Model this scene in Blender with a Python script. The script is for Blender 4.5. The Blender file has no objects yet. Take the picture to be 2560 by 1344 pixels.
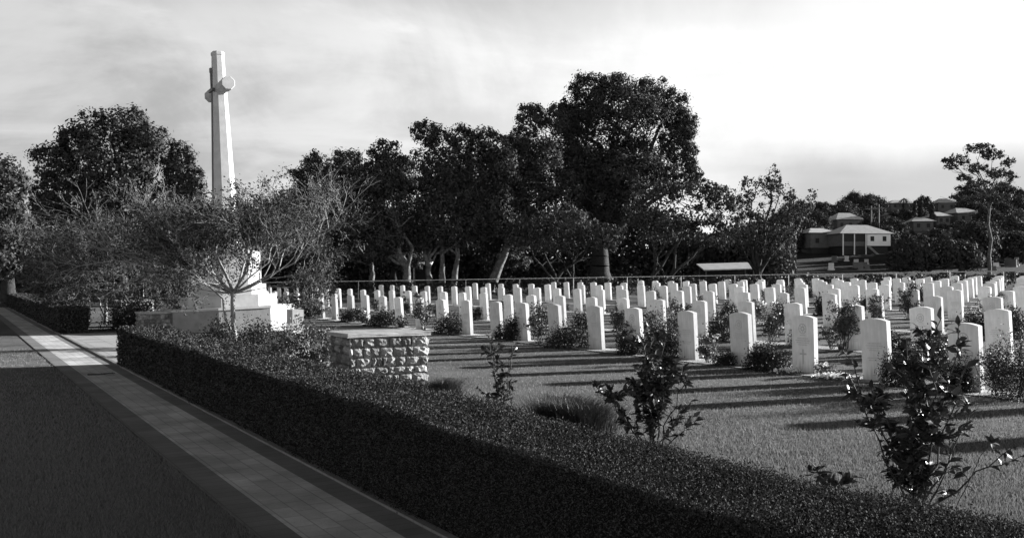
import bpy, bmesh, math, random
import numpy as np
from mathutils import Vector, Matrix

random.seed(7)
rng = np.random.default_rng(7)
SC = bpy.context.scene
COL = SC.collection
F, HOR, H = 2400.0, 690.0, 1.36          # focal length / eye line of the photograph in its pixels, eye height in metres
PI = math.pi

def uv(u, v, z=0.0):                      # u runs along the hedge away from the camera, v across it to the right
    return np.array([-.506*u + .8625*v, .8625*u + .506*v, z])
def to_uv(x, y):
    return (-.506*x + .8625*y, .8625*x + .506*y)
UANG = math.atan2(.8625, -.506)           # local x = u, local y = -v
def sstep(t):
    t = np.clip(t, 0, 1); return t*t*(3-2*t)
def G(x, y):                              # ground height
    v = .8625*x + .506*y
    z = .018*np.clip(v-12, 0, 36)
    r = x/np.maximum(y, 1.0)
    A = np.interp(r, [-.6, -.2, .1, .28, .40, .53, .9], [10, 10, 8, 26, 30, 34, 36])
    return z + A*sstep((y-110)/320.0)
def P(px, py, d):
    return np.array([(px-1280)/F*d, d, H-(py-HOR)/F*d])

def d_for(px, py):                        # distance at which the hillside crosses this row of the photograph
    d = np.linspace(118, 428, 621); y = HOR-(G((px-1280)/F*d, d)-H)*F/d
    return float(d[np.argmin(np.abs(y-py))])

# ------------------------------------------------------------------ materials
class NT:
    def __init__(s, tree): s.t = tree; s.n = tree.nodes; s.l = tree.links
    def new(s, typ, **kw):
        n = s.n.new(typ)
        for k, v in kw.items(): setattr(n, k, v)
        return n
    def put(s, sock, val):
        if isinstance(val, bpy.types.NodeSocket): s.l.new(val, sock)
        else: sock.default_value = val
    def m(s, op, a, b=None, c=None, clamp=False):
        n = s.new('ShaderNodeMath', operation=op); n.use_clamp = clamp
        s.put(n.inputs[0], a)
        if b is not None: s.put(n.inputs[1], b)
        if c is not None: s.put(n.inputs[2], c)
        return n.outputs[0]
    def mr(s, val, a, b, c, d, smooth=False):
        n = s.new('ShaderNodeMapRange'); n.interpolation_type = 'SMOOTHSTEP' if smooth else 'LINEAR'
        s.put(n.inputs[0], val)
        for i, q in enumerate((a, b, c, d)): s.put(n.inputs[i+1], q)
        return n.outputs[0]
    def noise(s, vec, scale, detail=4, rough=.55, dist=0):
        n = s.new('ShaderNodeTexNoise'); s.put(n.inputs['Vector'], vec)
        n.inputs['Scale'].default_value = scale; n.inputs['Detail'].default_value = detail
        n.inputs['Roughness'].default_value = rough; n.inputs['Distortion'].default_value = dist
        return n.outputs['Fac']
    def grey(s, val):
        n = s.new('ShaderNodeCombineColor')
        for i in range(3): s.put(n.inputs[i], val)
        return n.outputs[0]

def mat(name, lo, hi, rough=.8, scale=6.0, spec=.3, bump=0.0, bscale=40.0, bdist=.02, extra=None, detail=5):
    """grey surface whose tone wanders between lo and hi; extra(nt, coord, value) may change the tone"""
    M = bpy.data.materials.new(name); M.use_nodes = True
    nt = NT(M.node_tree); bs = M.node_tree.nodes['Principled BSDF']
    co = nt.new('ShaderNodeTexCoord').outputs['Object']
    f = nt.noise(co, scale, detail)
    val = nt.mr(f, .3, .7, lo, hi)
    if extra: val = extra(nt, co, val)
    nt.l.new(nt.grey(val), bs.inputs['Base Color'])
    bs.inputs['Roughness'].default_value = rough
    bs.inputs['Specular IOR Level'].default_value = spec
    if bump:
        b = nt.new('ShaderNodeBump'); b.inputs['Strength'].default_value = bump; b.inputs['Distance'].default_value = bdist
        nt.l.new(nt.noise(co, bscale, 5), b.inputs['Height']); nt.l.new(b.outputs[0], bs.inputs['Normal'])
    return M

def leafmat(name, lo, hi, rough=.55, spec=.3, transl=.12):
    M = bpy.data.materials.new(name); M.use_nodes = True
    nt = NT(M.node_tree); bs = M.node_tree.nodes['Principled BSDF']; out = M.node_tree.nodes['Material Output']
    g = nt.new('ShaderNodeNewGeometry')
    val = nt.mr(g.outputs['Random Per Island'], 0, 1, lo, hi)
    c = nt.grey(val)
    nt.l.new(c, bs.inputs['Base Color'])
    bs.inputs['Roughness'].default_value = rough; bs.inputs['Specular IOR Level'].default_value = spec
    tr = nt.new('ShaderNodeBsdfTranslucent'); nt.l.new(c, tr.inputs[0])
    mx = nt.new('ShaderNodeMixShader'); mx.inputs[0].default_value = transl
    nt.l.new(bs.outputs[0], mx.inputs[1]); nt.l.new(tr.outputs[0], mx.inputs[2]); nt.l.new(mx.outputs[0], out.inputs[0])
    return M

def brick(nt, co, val, sx, sy, mortar, dark, var=.12, off=.5):
    b = nt.new('ShaderNodeTexBrick'); nt.l.new(co, b.inputs['Vector'])
    b.offset = off
    b.inputs['Scale'].default_value = 1; b.inputs['Brick Width'].default_value = sx; b.inputs['Row Height'].default_value = sy
    b.inputs['Mortar Size'].default_value = mortar; b.inputs['Mortar Smooth'].default_value = .3
    b.inputs['Color1'].default_value = (1-var,)*3+(1,); b.inputs['Color2'].default_value = (1+var,)*3+(1,)
    b.inputs['Mortar'].default_value = (dark,)*3+(1,)
    bw = nt.new('ShaderNodeRGBToBW'); nt.l.new(b.outputs['Color'], bw.inputs[0])
    return nt.m('MULTIPLY', val, bw.outputs[0])

def ground_tone(nt, co, val):
    big = nt.noise(co, .35, 3)
    fine = nt.noise(co, 55, 3, .7)
    v = nt.m('MULTIPLY', val, nt.mr(big, .3, .7, .72, 1.2))
    v = nt.m('MULTIPLY', v, nt.mr(fine, .25, .75, .7, 1.3))
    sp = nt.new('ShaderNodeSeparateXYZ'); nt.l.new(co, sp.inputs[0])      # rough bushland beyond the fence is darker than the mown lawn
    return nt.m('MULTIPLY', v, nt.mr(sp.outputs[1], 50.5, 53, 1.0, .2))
def stone_tone(nt, co, val):
    sx = nt.new('ShaderNodeSeparateXYZ'); nt.l.new(co, sx.inputs[0])
    st = nt.new('ShaderNodeMapping'); nt.l.new(co, st.inputs[0]); st.inputs['Scale'].default_value = (22, 22, 3)
    streak = nt.noise(st.outputs[0], 1, 4)
    info = nt.new('ShaderNodeObjectInfo')
    v = nt.m('MULTIPLY', val, nt.mr(info.outputs['Random'], 0, 1, .80, 1.05))
    v = nt.m('MULTIPLY', v, nt.mr(streak, .3, .7, .86, 1.05))
    splash = nt.mr(nt.m('ADD', sx.outputs[2], nt.mr(streak, .3, .7, -.06, .06)), 0.0, .22, .74, 1.0, True)
    return nt.m('MULTIPLY', v, splash)

M = {}
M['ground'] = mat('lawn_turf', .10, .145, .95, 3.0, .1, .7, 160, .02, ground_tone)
M['grass'] = leafmat('grass_blade', .115, .25, .75, .1, .25)
M['stone'] = mat('portland_stone', .78, .88, .8, 9, .2, .15, 120, .004, stone_tone)
M['carved'] = mat('carved_stone', .50, .58, .9, 30, .1)
M['white'] = mat('memorial_granite', .38, .48, .75, 5, .25, .1, 90, .004)
M['grey'] = mat('shaded_granite', .20, .28, .8, 5, .2, .15, 90, .004)  # cross platform: the shade on it is put into this darker tone
M['bronze'] = mat('bronze', .05, .08, .5, 20, .5)
M['pave'] = mat('light_pavers', .42, .60, .85, 2.2, .2, .4, 60, .006, lambda nt, c, v: nt.m('MULTIPLY', brick(nt, c, v, .23, .115, .005, .68, .10), nt.mr(nt.noise(c, 1.1, 6, .65), .3, .7, .72, 1.2)))
M['pave2'] = mat('dark_pavers', .16, .24, .85, 2.2, .2, .4, 60, .006, lambda nt, c, v: brick(nt, c, v, .115, .2, .005, .75, .07, off=0))
M['slab'] = mat('entrance_pavers', .30, .40, .85, 1.6, .2, .4, 60, .006, lambda nt, c, v: brick(nt, c, v, .4, .4, .008, .6))
M['bed'] = mat('bed_gravel', .30, .46, .95, 14, .1, 1.0, 70, .03)
def island(nt, co, val):
    g = nt.new('ShaderNodeNewGeometry'); return nt.m('MULTIPLY', val, nt.mr(g.outputs['Random Per Island'], 0, 1, .45, 1.45))
M['rock'] = mat('rough_rock', .13, .32, .9, 9, .2, .9, 34, .03, island)
M['cap'] = mat('cap_stone', .28, .42, .85, 10, .2, .4, 60, .006)
M['leaf'] = leafmat('tree_leaf', .028, .066, .75, .08)
M['leafpale'] = leafmat('gum_leaf', .04, .09, .7, .1)
M['leafmyrtle'] = leafmat('myrtle_leaf', .016, .058, .65, .15)
M['camellia'] = leafmat('camellia_leaf', .02, .05, .38, .35, .05)
M['rose'] = leafmat('rose_leaf', .025, .09, .5, .3)
M['bush'] = leafmat('bush_leaf', .016, .04, .6, .2)
M['hedge'] = leafmat('hedge_leaf', .008, .095, .85, .02, .05)
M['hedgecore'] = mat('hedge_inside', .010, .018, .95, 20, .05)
M['strap'] = leafmat('strap_leaf', .02, .06, .5, .4)
M['petal'] = leafmat('petal', .7, .85, .7, .1)
M['bark'] = mat('dark_bark', .02, .045, .9, 8, .1, .8, 30, .03)
M['palebark'] = mat('pale_bark', .04, .17, .85, 5, .1, .6, 25, .03)
M['twig'] = mat('smooth_myrtle_bark', .10, .24, .6, 12, .3)
M['stem'] = mat('shrub_stem', .03, .07, .7, 20, .2)
M['metal'] = mat('galvanised_rail', .32, .42, .5, 20, .4)
M['dark'] = mat('dark_opening', .012, .02, .6, 5, .3)
M['roof'] = mat('pale_roof', .45, .6, .6, 1.5, .3)
M['hwall'] = mat('house_wall', .09, .13, .8, 1.5, .2)
M['hwhite'] = mat('house_white', .72, .8, .7, 1.5, .2)
M['pole'] = mat('pole_timber', .12, .18, .9, 8, .1)

# ------------------------------------------------------------------ mesh helpers
def mesh_obj(name, verts, faces, m, parent=None, loc=None, smooth=False):
    """verts (N,3); faces (M,k) array or a list of such arrays"""
    if not isinstance(faces, list): faces = [faces]
    me = bpy.data.meshes.new(name)
    verts = np.asarray(verts, dtype=np.float32)
    if loc is not None: verts = verts - np.asarray(loc, dtype=np.float32)
    me.vertices.add(len(verts)); me.vertices.foreach_set('co', verts.ravel())
    idx = np.concatenate([np.asarray(f, dtype=np.int32).ravel() for f in faces])
    tot = np.concatenate([np.full(len(f), np.asarray(f).shape[1], dtype=np.int32) for f in faces])
    start = np.concatenate([[0], np.cumsum(tot)[:-1]]).astype(np.int32)
    me.loops.add(len(idx)); me.loops.foreach_set('vertex_index', idx)
    me.polygons.add(len(tot)); me.polygons.foreach_set('loop_start', start); me.polygons.foreach_set('loop_total', tot)
    if smooth: me.polygons.foreach_set('use_smooth', np.ones(len(tot), dtype=bool))
    me.materials.append(m); me.update(); me.validate()
    o = bpy.data.objects.new(name, me); COL.objects.link(o)
    if loc is not None and parent is None: o.location = [float(q) for q in loc]
    if parent is not None: o.parent = parent
    return o

def bm_obj(name, bm, m, parent=None, smooth=False):
    me = bpy.data.meshes.new(name); bmesh.ops.recalc_face_normals(bm, faces=bm.faces)
    bm.to_mesh(me); bm.free(); me.materials.append(m)
    if smooth:
        for p in me.polygons: p.use_smooth = True
    o = bpy.data.objects.new(name, me); COL.objects.link(o)
    if parent is not None: o.parent = parent
    return o

def thing(name, label, cat, loc=(0, 0, 0), rz=0.0, group=None):
    o = bpy.data.objects.new(name, None); COL.objects.link(o)
    o.empty_display_size = .2
    o.location = [float(q) for q in loc]; o.rotation_euler = (0, 0, rz)
    tag(o, label, cat, group); return o
def tag(o, label, cat, group=None):
    o['label'] = label; o['category'] = cat
    if group: o['group'] = group
    return o
def kind(o, k, label=None):
    o['kind'] = k
    if label: o['label'] = label
    return o

def unit(a): return a/np.maximum(np.linalg.norm(a, axis=-1, keepdims=True), 1e-9)
def rand_dir(n): return unit(rng.normal(size=(n, 3)))

def leaf_quads(pts, length, width, bias=None, up=0.0, nrm=None):
    """one rhombic leaf at each point"""
    n = len(pts)
    t = rand_dir(n)
    if bias is not None: t = unit(t + bias)
    if nrm is None:
        nrm = rand_dir(n); nrm[:, 2] += up
    else:                                  # blade faces roughly outward from its clump
        nrm = unit(nrm+rand_dir(n)*.9); t = unit(t-nrm*np.sum(t*nrm, 1, keepdims=True))
    b = unit(np.cross(t, nrm))
    L = (length*rng.uniform(.6, 1.3, n))[:, None]; W = (width*rng.uniform(.6, 1.3, n))[:, None]
    v = np.stack([pts-t*L/2, pts+b*W/2, pts+t*L/2, pts-b*W/2], axis=1).reshape(-1, 3)
    f = np.arange(4*n).reshape(n, 4)
    return v, f

def big_leaves(base, t, nrm, L, W):
    """pointed folded leaves: 6 vertices, 4 faces each, base at the stalk"""
    n = len(base); t = unit(t); b = unit(np.cross(t, nrm)); k = unit(np.cross(b, t))
    L = L[:, None]; W = W[:, None]
    p = [base, base+t*L*.35+b*W*.5+k*W*.16, base+t*L*.72+b*W*.36+k*W*.02-k*L*.05, base+t*L-k*L*.18,
         base+t*L*.72-b*W*.36+k*W*.02-k*L*.05, base+t*L*.35-b*W*.5+k*W*.16, base+t*L*.5-k*L*.01]
    v = np.stack(p, axis=1).reshape(-1, 3)
    o = (np.arange(n)*7)[:, None]
    f = np.concatenate([o+np.array(q) for q in ((0, 1, 6), (1, 2, 6), (2, 3, 6), (3, 4, 6), (4, 5, 6), (5, 0, 6))])
    return v, f

def tubes(segs, sides=5):
    """tapered tubes: segs rows x0 y0 z0 x1 y1 z1 r0 r1"""
    s = np.asarray(segs, dtype=float); n = len(s)
    a, b = s[:, :3], s[:, 3:6]; d = unit(b-a)
    ref = np.where(np.abs(d[:, 2:3]) > .9, np.array([[1., 0, 0]]), np.array([[0, 0, 1.]]))
    e1 = unit(np.cross(d, ref)); e2 = np.cross(d, e1)
    ang = np.arange(sides)*2*PI/sides
    ring = np.cos(ang)[None, :, None]*e1[:, None, :] + np.sin(ang)[None, :, None]*e2[:, None, :]
    va = a[:, None, :] + ring*s[:, 6][:, None, None]; vb = b[:, None, :] + ring*s[:, 7][:, None, None]
    v = np.concatenate([va, vb], axis=1).reshape(-1, 3)
    i = np.arange(sides); j = (i+1) % sides
    q = np.stack([i, j, j+sides, i+sides], axis=1)
    f = (np.arange(n)*2*sides)[:, None, None] + q[None]
    return v, f.reshape(-1, 4)

def limb(p0, p1, r0, r1, n=5, wob=.08, sag=0.0):
    """wandering limb from p0 to p1"""
    p0 = np.asarray(p0, float); p1 = np.asarray(p1, float); L = np.linalg.norm(p1-p0)
    t = np.linspace(0, 1, n+1)[:, None]
    q = p0+(p1-p0)*t
    q[1:-1] += rng.normal(size=(n-1, 3))*wob*L/n*1.5
    q[:, 2] += np.sin(t[:, 0]*PI)*sag*L
    r = np.linspace(r0, r1, n+1)
    return [list(q[i])+list(q[i+1])+[r[i], r[i+1]*.98] for i in range(n)], q

def box(bm, x0, x1, y0, y1, z0, z1):
    vs = [bm.verts.new(c) for c in ((x0, y0, z0), (x1, y0, z0), (x1, y1, z0), (x0, y1, z0), (x0, y0, z1), (x1, y0, z1), (x1, y1, z1), (x0, y1, z1))]
    for q in ((0, 3, 2, 1), (4, 5, 6, 7), (0, 1, 5, 4), (1, 2, 6, 5), (2, 3, 7, 6), (3, 0, 4, 7)): bm.faces.new([vs[i] for i in q])
    return vs
def bevel_all(bm, w, seg=2):
    es = [e for e in bm.edges if len(e.link_faces) == 2 and e.calc_face_angle(0) > .5]
    bmesh.ops.bevel(bm, geom=es, offset=w, segments=seg, affect='EDGES', profile=.5, clamp_overlap=True)

# ------------------------------------------------------------------ camera, sun, sky
cam = bpy.data.cameras.new('camera'); camo = bpy.data.objects.new('camera', cam); COL.objects.link(camo)
camo.location = (0, 0, H); camo.rotation_euler = (PI/2, 0, 0)
cam.sensor_width = 36; cam.lens = F/2560*36; cam.shift_y = (HOR-672)/2560
cam.clip_start = .05; cam.clip_end = 5000
SC.camera = camo

AZ, EL = math.radians(68), math.radians(11.5)
S = Vector((math.sin(AZ)*math.cos(EL), math.cos(AZ)*math.cos(EL), math.sin(EL)))
sl = bpy.data.lights.new('sun', 'SUN'); sl.energy = 5.0; sl.angle = math.radians(.55); sl.color = (1, 1, 1)
so = bpy.data.objects.new('sun', sl); COL.objects.link(so); so.rotation_euler = (-S).to_track_quat('-Z', 'Y').to_euler()
so.location = S*100

W = bpy.data.worlds.new('World'); SC.world = W; W.use_nodes = True
nt = NT(W.node_tree); bg = W.node_tree.nodes['Background']
sky = nt.new('ShaderNodeTexSky', sky_type='NISHITA'); sky.sun_disc = False; sky.sun_elevation = EL; sky.sun_rotation = AZ
skybw = nt.new('ShaderNodeRGBToBW'); nt.l.new(sky.outputs[0], skybw.inputs[0])
dirv = nt.new('ShaderNodeTexCoord').outputs['Generated']
sx = nt.new('ShaderNodeSeparateXYZ'); nt.l.new(dirv, sx.inputs[0])
X, Y, Z = sx.outputs
zc = nt.m('ADD', nt.m('MAXIMUM', Z, 0.0), .10)
cx = nt.new('ShaderNodeCombineXYZ'); nt.l.new(nt.m('DIVIDE', X, zc), cx.inputs[0]); nt.l.new(nt.m('DIVIDE', Y, zc), cx.inputs[1])
mp = nt.new('ShaderNodeMapping'); nt.l.new(cx.outputs[0], mp.inputs[0]); mp.inputs['Rotation'].default_value = (0, 0, math.radians(12)); mp.inputs['Scale'].default_value = (.75, .9, 1)
n1 = nt.noise(mp.outputs[0], .9, 7, .55, .6)
n2 = nt.noise(dirv, 3.5, 6, .55)
# broad brightness: white towards the sun's side, grey cloud to the left
base = nt.mr(X, -.5, .22, .68, 1.07, True)
n3 = nt.noise(dirv, 4.2, 7, .58, .8)
cloud = nt.mr(nt.m('ADD', nt.m('MULTIPLY', n1, .5), nt.m('MULTIPLY', n3, .5)), .42, .60, 0.0, 1.0, True)
val = nt.m('MULTIPLY', base, nt.m('SUBTRACT', 1.0, nt.m('MULTIPLY', cloud, nt.mr(X, -.3, .35, .36, .07))))
val = nt.m('MULTIPLY', val, nt.mr(Y, -.4, .4, 2.1, 1.0, True))  # sky behind the camera brightened, added fill for the headstone faces
# bright rifts
val = nt.m('ADD', val, nt.m('MULTIPLY', nt.mr(n1, .30, .42, .22, 0.0, True), nt.mr(X, -.4, .1, 1, .3)))
# low bank of grey cloud over the hill on the right
bank = nt.m('MULTIPLY', nt.mr(nt.m('ADD', Z, nt.m('MULTIPLY', nt.m('SUBTRACT', n2, .5), .09)), .105, .150, 1, 0, True), nt.mr(X, .16, .30, 0, 1, True))
val = nt.m('MULTIPLY', val, nt.m('SUBTRACT', 1.0, nt.m('MULTIPLY', bank, .40)))
# clear air of the sky texture shows thinly between the clouds
val = nt.m('ADD', val, nt.m('MULTIPLY', skybw.outputs[0], .004))
# dark zenith added to cut light from above, reaching lower in front than behind
e0 = nt.m('ADD', nt.mr(Y, -.5, .5, .25, .232, True), nt.m('MULTIPLY', nt.m('SUBTRACT', n2, .5), .10))
over = nt.mr(nt.m('SUBTRACT', Z, e0), 0.0, .17, 0, 1, True)
val = nt.m('ADD', nt.m('MULTIPLY', val, nt.m('SUBTRACT', 1.0, over)), nt.m('MULTIPLY', over, .05))
EXPO = 1.9
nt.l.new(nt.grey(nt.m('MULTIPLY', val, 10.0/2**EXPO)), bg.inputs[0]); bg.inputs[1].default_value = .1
SC.view_settings.view_transform = 'Standard'; SC.view_settings.look = 'None'
SC.view_settings.exposure = EXPO; SC.view_settings.gamma = 1.0
SC.cycles.max_bounces = 6; SC.cycles.transparent_max_bounces = 4; SC.cycles.use_denoising = True

# ------------------------------------------------------------------ ground
xs = np.unique(np.concatenate([np.linspace(-60, 60, 81), np.array([-1500, -900, -500, -300, -200, -150, -120, -100, -80, 80, 100, 120, 150, 200, 300, 500, 900, 1500])]))
ys = np.unique(np.concatenate([np.linspace(-20, 80, 67), np.linspace(85, 440, 60), np.array([-1500, -700, -300, -120, -60, -40, 520, 700, 1000, 1600, 2500])]))
gx, gy = np.meshgrid(xs, ys); gz = G(gx, gy); gz[(gy < 45) & (.8625*gx+.506*gy < 12)] = 0
V = np.stack([gx, gy, gz], -1).reshape(-1, 3); nx = len(xs)
ii, jj = np.meshgrid(np.arange(nx-1), np.arange(len(ys)-1)); k0 = (jj*nx+ii).ravel()
kind(mesh_obj('ground', V, np.stack([k0, k0+1, k0+nx+1, k0+nx], 1), M['ground'], smooth=True), 'structure')

def strip(name, u0, u1, v0, v1, m, z0=.004, kd='structure', thick=0, n=1, rise=False):
    """flat sheet in the hedge frame (local x = u, local y = -v)"""
    us = np.linspace(u0, u1, n+1); V = []
    for u in us:
        for v in (v0, v1):
            g = float(G(*uv(u, v)[:2])) if rise else 0
            V.append((u, -v, g+z0))
    Fq = [(2*i, 2*i+2, 2*i+3, 2*i+1) for i in range(n)]
    o = mesh_obj(name, np.array(V), np.array(Fq), m); o.rotation_euler = (0, 0, UANG); kind(o, kd); return o
strip('path', -6, 62, 1.58, 2.04, M['pave'], .008)
strip('path_border', -6, 62, 1.38, 1.58, M['pave2'], .008)
strip('path_border', -6, 62, 2.04, 2.20, M['pave2'], .008)
strip('entrance_paving', 15.9, 24.7, 2.26, 4.35, M['slab'], .008)
bm = bmesh.new(); box(bm, -6, 62, -2.255, -2.205, -.05, .022); kb = bm_obj('path_kerb', bm, M['pave2']); kb.rotation_euler = (0, 0, UANG); kind(kb, 'structure')

tw = thing('fallen_twig', 'dark fallen twig lying on the brick path near the hedge end', 'twig', P(248, 940, 13.1)*np.array([1, 1, 0]))
ts = limb((-.16, 0, .02), (.17, .12, .03), .012, .006, 5, .06)[0]+limb((0, .05, .025), (.10, .22, .03), .007, .003, 3, .08)[0]
v, f = tubes(ts, 5); mesh_obj('twig_wood', v, f, M['stem'], tw)
# ------------------------------------------------------------------ hedges
def hedge(u0, u1, v0, v1, h, label, near):
    root = thing('clipped_hedge', label, 'hedge', uv((u0+u1)/2, (v0+v1)/2), UANG, 'clipped hedges along the brick path')
    um, vm = (u0+u1)/2, (v0+v1)/2
    nu, nv, nz = max(8, int((u1-u0)/.15)), 5, 4
    # core: a slightly uneven box
    bm = bmesh.new(); box(bm, u0-um+.03, u1-um-.03, -(v1-vm)+.03, (v1-vm)-.03, 0, h-.025)
    bmesh.ops.subdivide_edges(bm, edges=bm.edges[:], cuts=20, use_grid_fill=True)
    for w in bm.verts:
        w.co.z += math.sin(w.co.x*2.1)*.008+random.uniform(-.008, .008) if w.co.z > .1 else 0
        w.co.y += random.uniform(-.008, .008)
    bm_obj('hedge_core', bm, M['hedgecore'], root)
    pts, nrm, ln = [], [], []
    def face(n, fx):
        a = rng.uniform(size=(n, 2)); p, q = fx(a); pts.append(p); nrm.append(np.tile(np.array(q, float), (n, 1)))
    def lsz(u):  # leaf size grows with distance from the camera
        d = np.linalg.norm(np.stack([-.506*u+.8625*vm, .8625*u+.506*vm], -1), axis=-1); return np.clip(.0021*d, .0095, .05)
    # sample u with density ~ 1/size^2
    ug = np.linspace(u0, u1, 2000); w = 1/lsz(ug)**2; cdf = np.cumsum(w); tot = np.trapezoid(w, ug) if hasattr(np, 'trapezoid') else np.trapz(w, ug); cdf /= cdf[-1]
    def su(n): return np.interp(rng.uniform(size=n), cdf, ug)
    def add(n, f):
        u = su(n); p, q = f(u, n); pts.append(p); nrm.append(np.tile(np.array(q, float), (n, 1))); ln.append(lsz(u))
    wid = v1-v0; wav = lambda u: .014*np.sin(u*1.3)+.010*np.sin(u*3.7+1)+.006*np.sin(u*9.1)
    k = 2.6/.55
    ntop, nside = int(tot*wid*k), int(tot*h*k*.7)
    add(ntop, lambda u, n: (np.stack([u-um, rng.uniform(-wid/2, wid/2, n), h+wav(u)+rng.normal(0, .016, n)], 1), (0, 0, 1)))
    add(nside, lambda u, n: (np.stack([u-um, np.full(n, wid/2)+rng.normal(0, .012, n)+wav(u), h*rng.uniform(0, 1.0, n)], 1), (0, 1, 0)))
    add(int(nside*.35), lambda u, n: (np.stack([u-um, np.full(n, -wid/2)+rng.normal(0, .012, n), h*rng.uniform(0.3, 1.0, n)], 1), (0, -1, 0)))
    # rounded upper edges
    add(int(nside*.25), lambda u, n: (np.stack([u-um, wid/2-.01+rng.normal(0, .014, n)+wav(u), h-.015+rng.normal(0, .014, n)], 1), (0, .7, .7)))
    for ue, sg in ((u0, -1), (u1, 1)):
        s = float(lsz(np.array([ue]))[0]); n = int(wid*h/s**2*k)
        pts.append(np.stack([np.full(n, ue-um)+rng.normal(0, .012, n), rng.uniform(-wid/2, wid/2, n), h*rng.uniform(0, 1, n)], 1))
        nrm.append(np.tile(np.array([sg, 0, 0.]), (n, 1))); ln.append(np.full(n, s))
    p = np.concatenate(pts); q = np.concatenate(nrm); L = np.concatenate(ln)
    t = unit(rand_dir(len(p))+q*.55); b = unit(np.cross(t, rand_dir(len(p))+q*.6))
    L = (L*rng.uniform(.6, 1.4, len(p)))[:, None]; Wd = L*.55
    v = np.stack([p-t*L*.4, p+b*Wd/2, p+t*L*.6, p-b*Wd/2], 1).reshape(-1, 3)
    lv = mesh_obj('hedge_leaves', v, np.arange(len(v)).reshape(-1, 4), M['hedge'], root)
    print('hedge', len(p))
    return root
hedge(-2.6, 15.75, 2.25, 2.95, .55, 'long clipped box hedge running from the foreground along the brick path', True)
hedge(25.1, 49, 2.25, 2.93, .57, 'shorter clipped hedge beyond the paved entrance, at the far left', False)

# ------------------------------------------------------------------ grass blades
def blades(region, n, h, w, name_bias=0):
    p = region(n); n = len(p)
    t = rand_dir(n)*.55; t[:, 2] = 1; t = unit(t); b = unit(np.cross(t, rand_dir(n)))
    hh = (h*rng.uniform(.5, 1.3, n))[:, None]
    return np.stack([p-b*w/2, p+b*w/2, p+t*hh], 1).reshape(-1, 3)
def reg_front(n):
    d = 1/np.sqrt(rng.uniform(1/24.0**2, 1/4.2**2, n)); px = np.where(rng.uniform(size=n) < .8, rng.uniform(-40, 2600, n), rng.uniform(-500, 4200, n)); x = (px-1280)/F*d
    u, v = to_uv(x, d); k = (v > 3.0) & (v < 13.5); x, d = x[k], d[k]
    return np.stack([x, d, G(x, d)], 1)
def reg_left(n):
    d = 1/np.sqrt(rng.uniform(1/18.0**2, 1/4.0**2, n)); px = rng.uniform(-60, 700, n); x = (px-1280)/F*d
    u, v = to_uv(x, d); k = (v < 1.37); x, d = x[k], d[k]
    return np.stack([x, d, np.zeros(len(x))], 1)
v = np.concatenate([blades(reg_front, 520000, .028, .006), blades(reg_left, 220000, .03, .006)])
kind(mesh_obj('lawn_grass', v, np.arange(len(v)).reshape(-1, 3), M['grass']), 'stuff', 'short mown grass of the lawns on both sides of the hedge')

# ------------------------------------------------------------------ headstones
ORD = ['', 'first', 'second', 'third', 'fourth', 'fifth', 'sixth', 'seventh', 'eighth', 'ninth', 'tenth', 'eleventh', 'twelfth', 'thirteenth', 'fourteenth', 'fifteenth', 'sixteenth', 'seventeenth', 'eighteenth', 'nineteenth']
TENS = {2: 'twent', 3: 'thirt', 4: 'fort', 5: 'fift', 6: 'sixt', 7: 'sevent', 8: 'eight', 9: 'ninet'}
def ordinal(n):
    if n < 20: return ORD[n]
    return TENS[n//10]+('ieth' if n % 10 == 0 else 'y-'+ORD[n % 10])
ROWN = ['front', 'second', 'third', 'fourth', 'fifth', 'sixth', 'seventh', 'eighth', 'ninth', 'rearmost']
SW, SH, ST, SAG = .40, .81, .076, .034
def stone_bm():
    bm = bmesh.new(); n = 12; prof = [(-SW/2, -.1), (SW/2, -.1)]
    R = (SW*SW/4+SAG*SAG)/(2*SAG); a0 = math.asin(SW/2/R)
    for i in range(n+1):
        a = a0-2*a0*i/n; prof.append((R*math.sin(a), SH-R+R*math.cos(a)))
    f = [bm.verts.new((x, -ST/2, z)) for x, z in prof]; b = [bm.verts.new((x, ST/2, z)) for x, z in prof]
    bm.faces.new(f); bm.faces.new(list(reversed(b)))
    for i in range(len(f)):
        j = (i+1) % len(f); bm.faces.new((f[j], f[i], b[i], b[j]))
    es = [e for e in bm.edges if len(e.link_faces) == 2 and e.calc_face_angle(0) > .5]
    bmesh.ops.bevel(bm, geom=es, offset=.005, segments=2, affect='EDGES')
    return bm
def badge_bm():
    bm = bmesh.new(); n = 24; y0, y1 = -ST/2-.003, -ST/2+.004; zc = .625
    def ring(r0, r1):
        A = [[bm.verts.new((r*math.sin(2*PI*i/n), y, zc+r*math.cos(2*PI*i/n))) for i in range(n)] for r, y in ((r0, y1), (r0, y0), (r1, y0), (r1, y1))]
        for k in range(3):
            for i in range(n): bm.faces.new((A[k][i], A[k][(i+1) % n], A[k+1][(i+1) % n], A[k+1][i]))
    ring(.062, .072); ring(.018, .034)
    for i in range(8):
        a = i*PI/4; c, s = math.cos(a), math.sin(a)
        vs = [bm.verts.new((c*r-s*q, y0+.001, zc+s*r+c*q)) for r, q in ((.036, -.006), (.058, -.003), (.058, .003), (.036, .006))]; bm.faces.new(vs)
    box(bm, -.05, .05, y0, y1, .530, .538)
    return bm
def lines_bm(rows):
    bm = bmesh.new(); y0, y1 = -ST/2-.002, -ST/2+.004
    for z, w, h in rows:   # worn incised lines, broken into short strokes too small to read
        x = -w/2
        while x < w/2:
            l = random.uniform(.004, .013)
            box(bm, x, min(x+l, w/2), y0, y1, z-h/2, z+h/2); x += l+random.uniform(.003, .009)
    return bm
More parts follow.
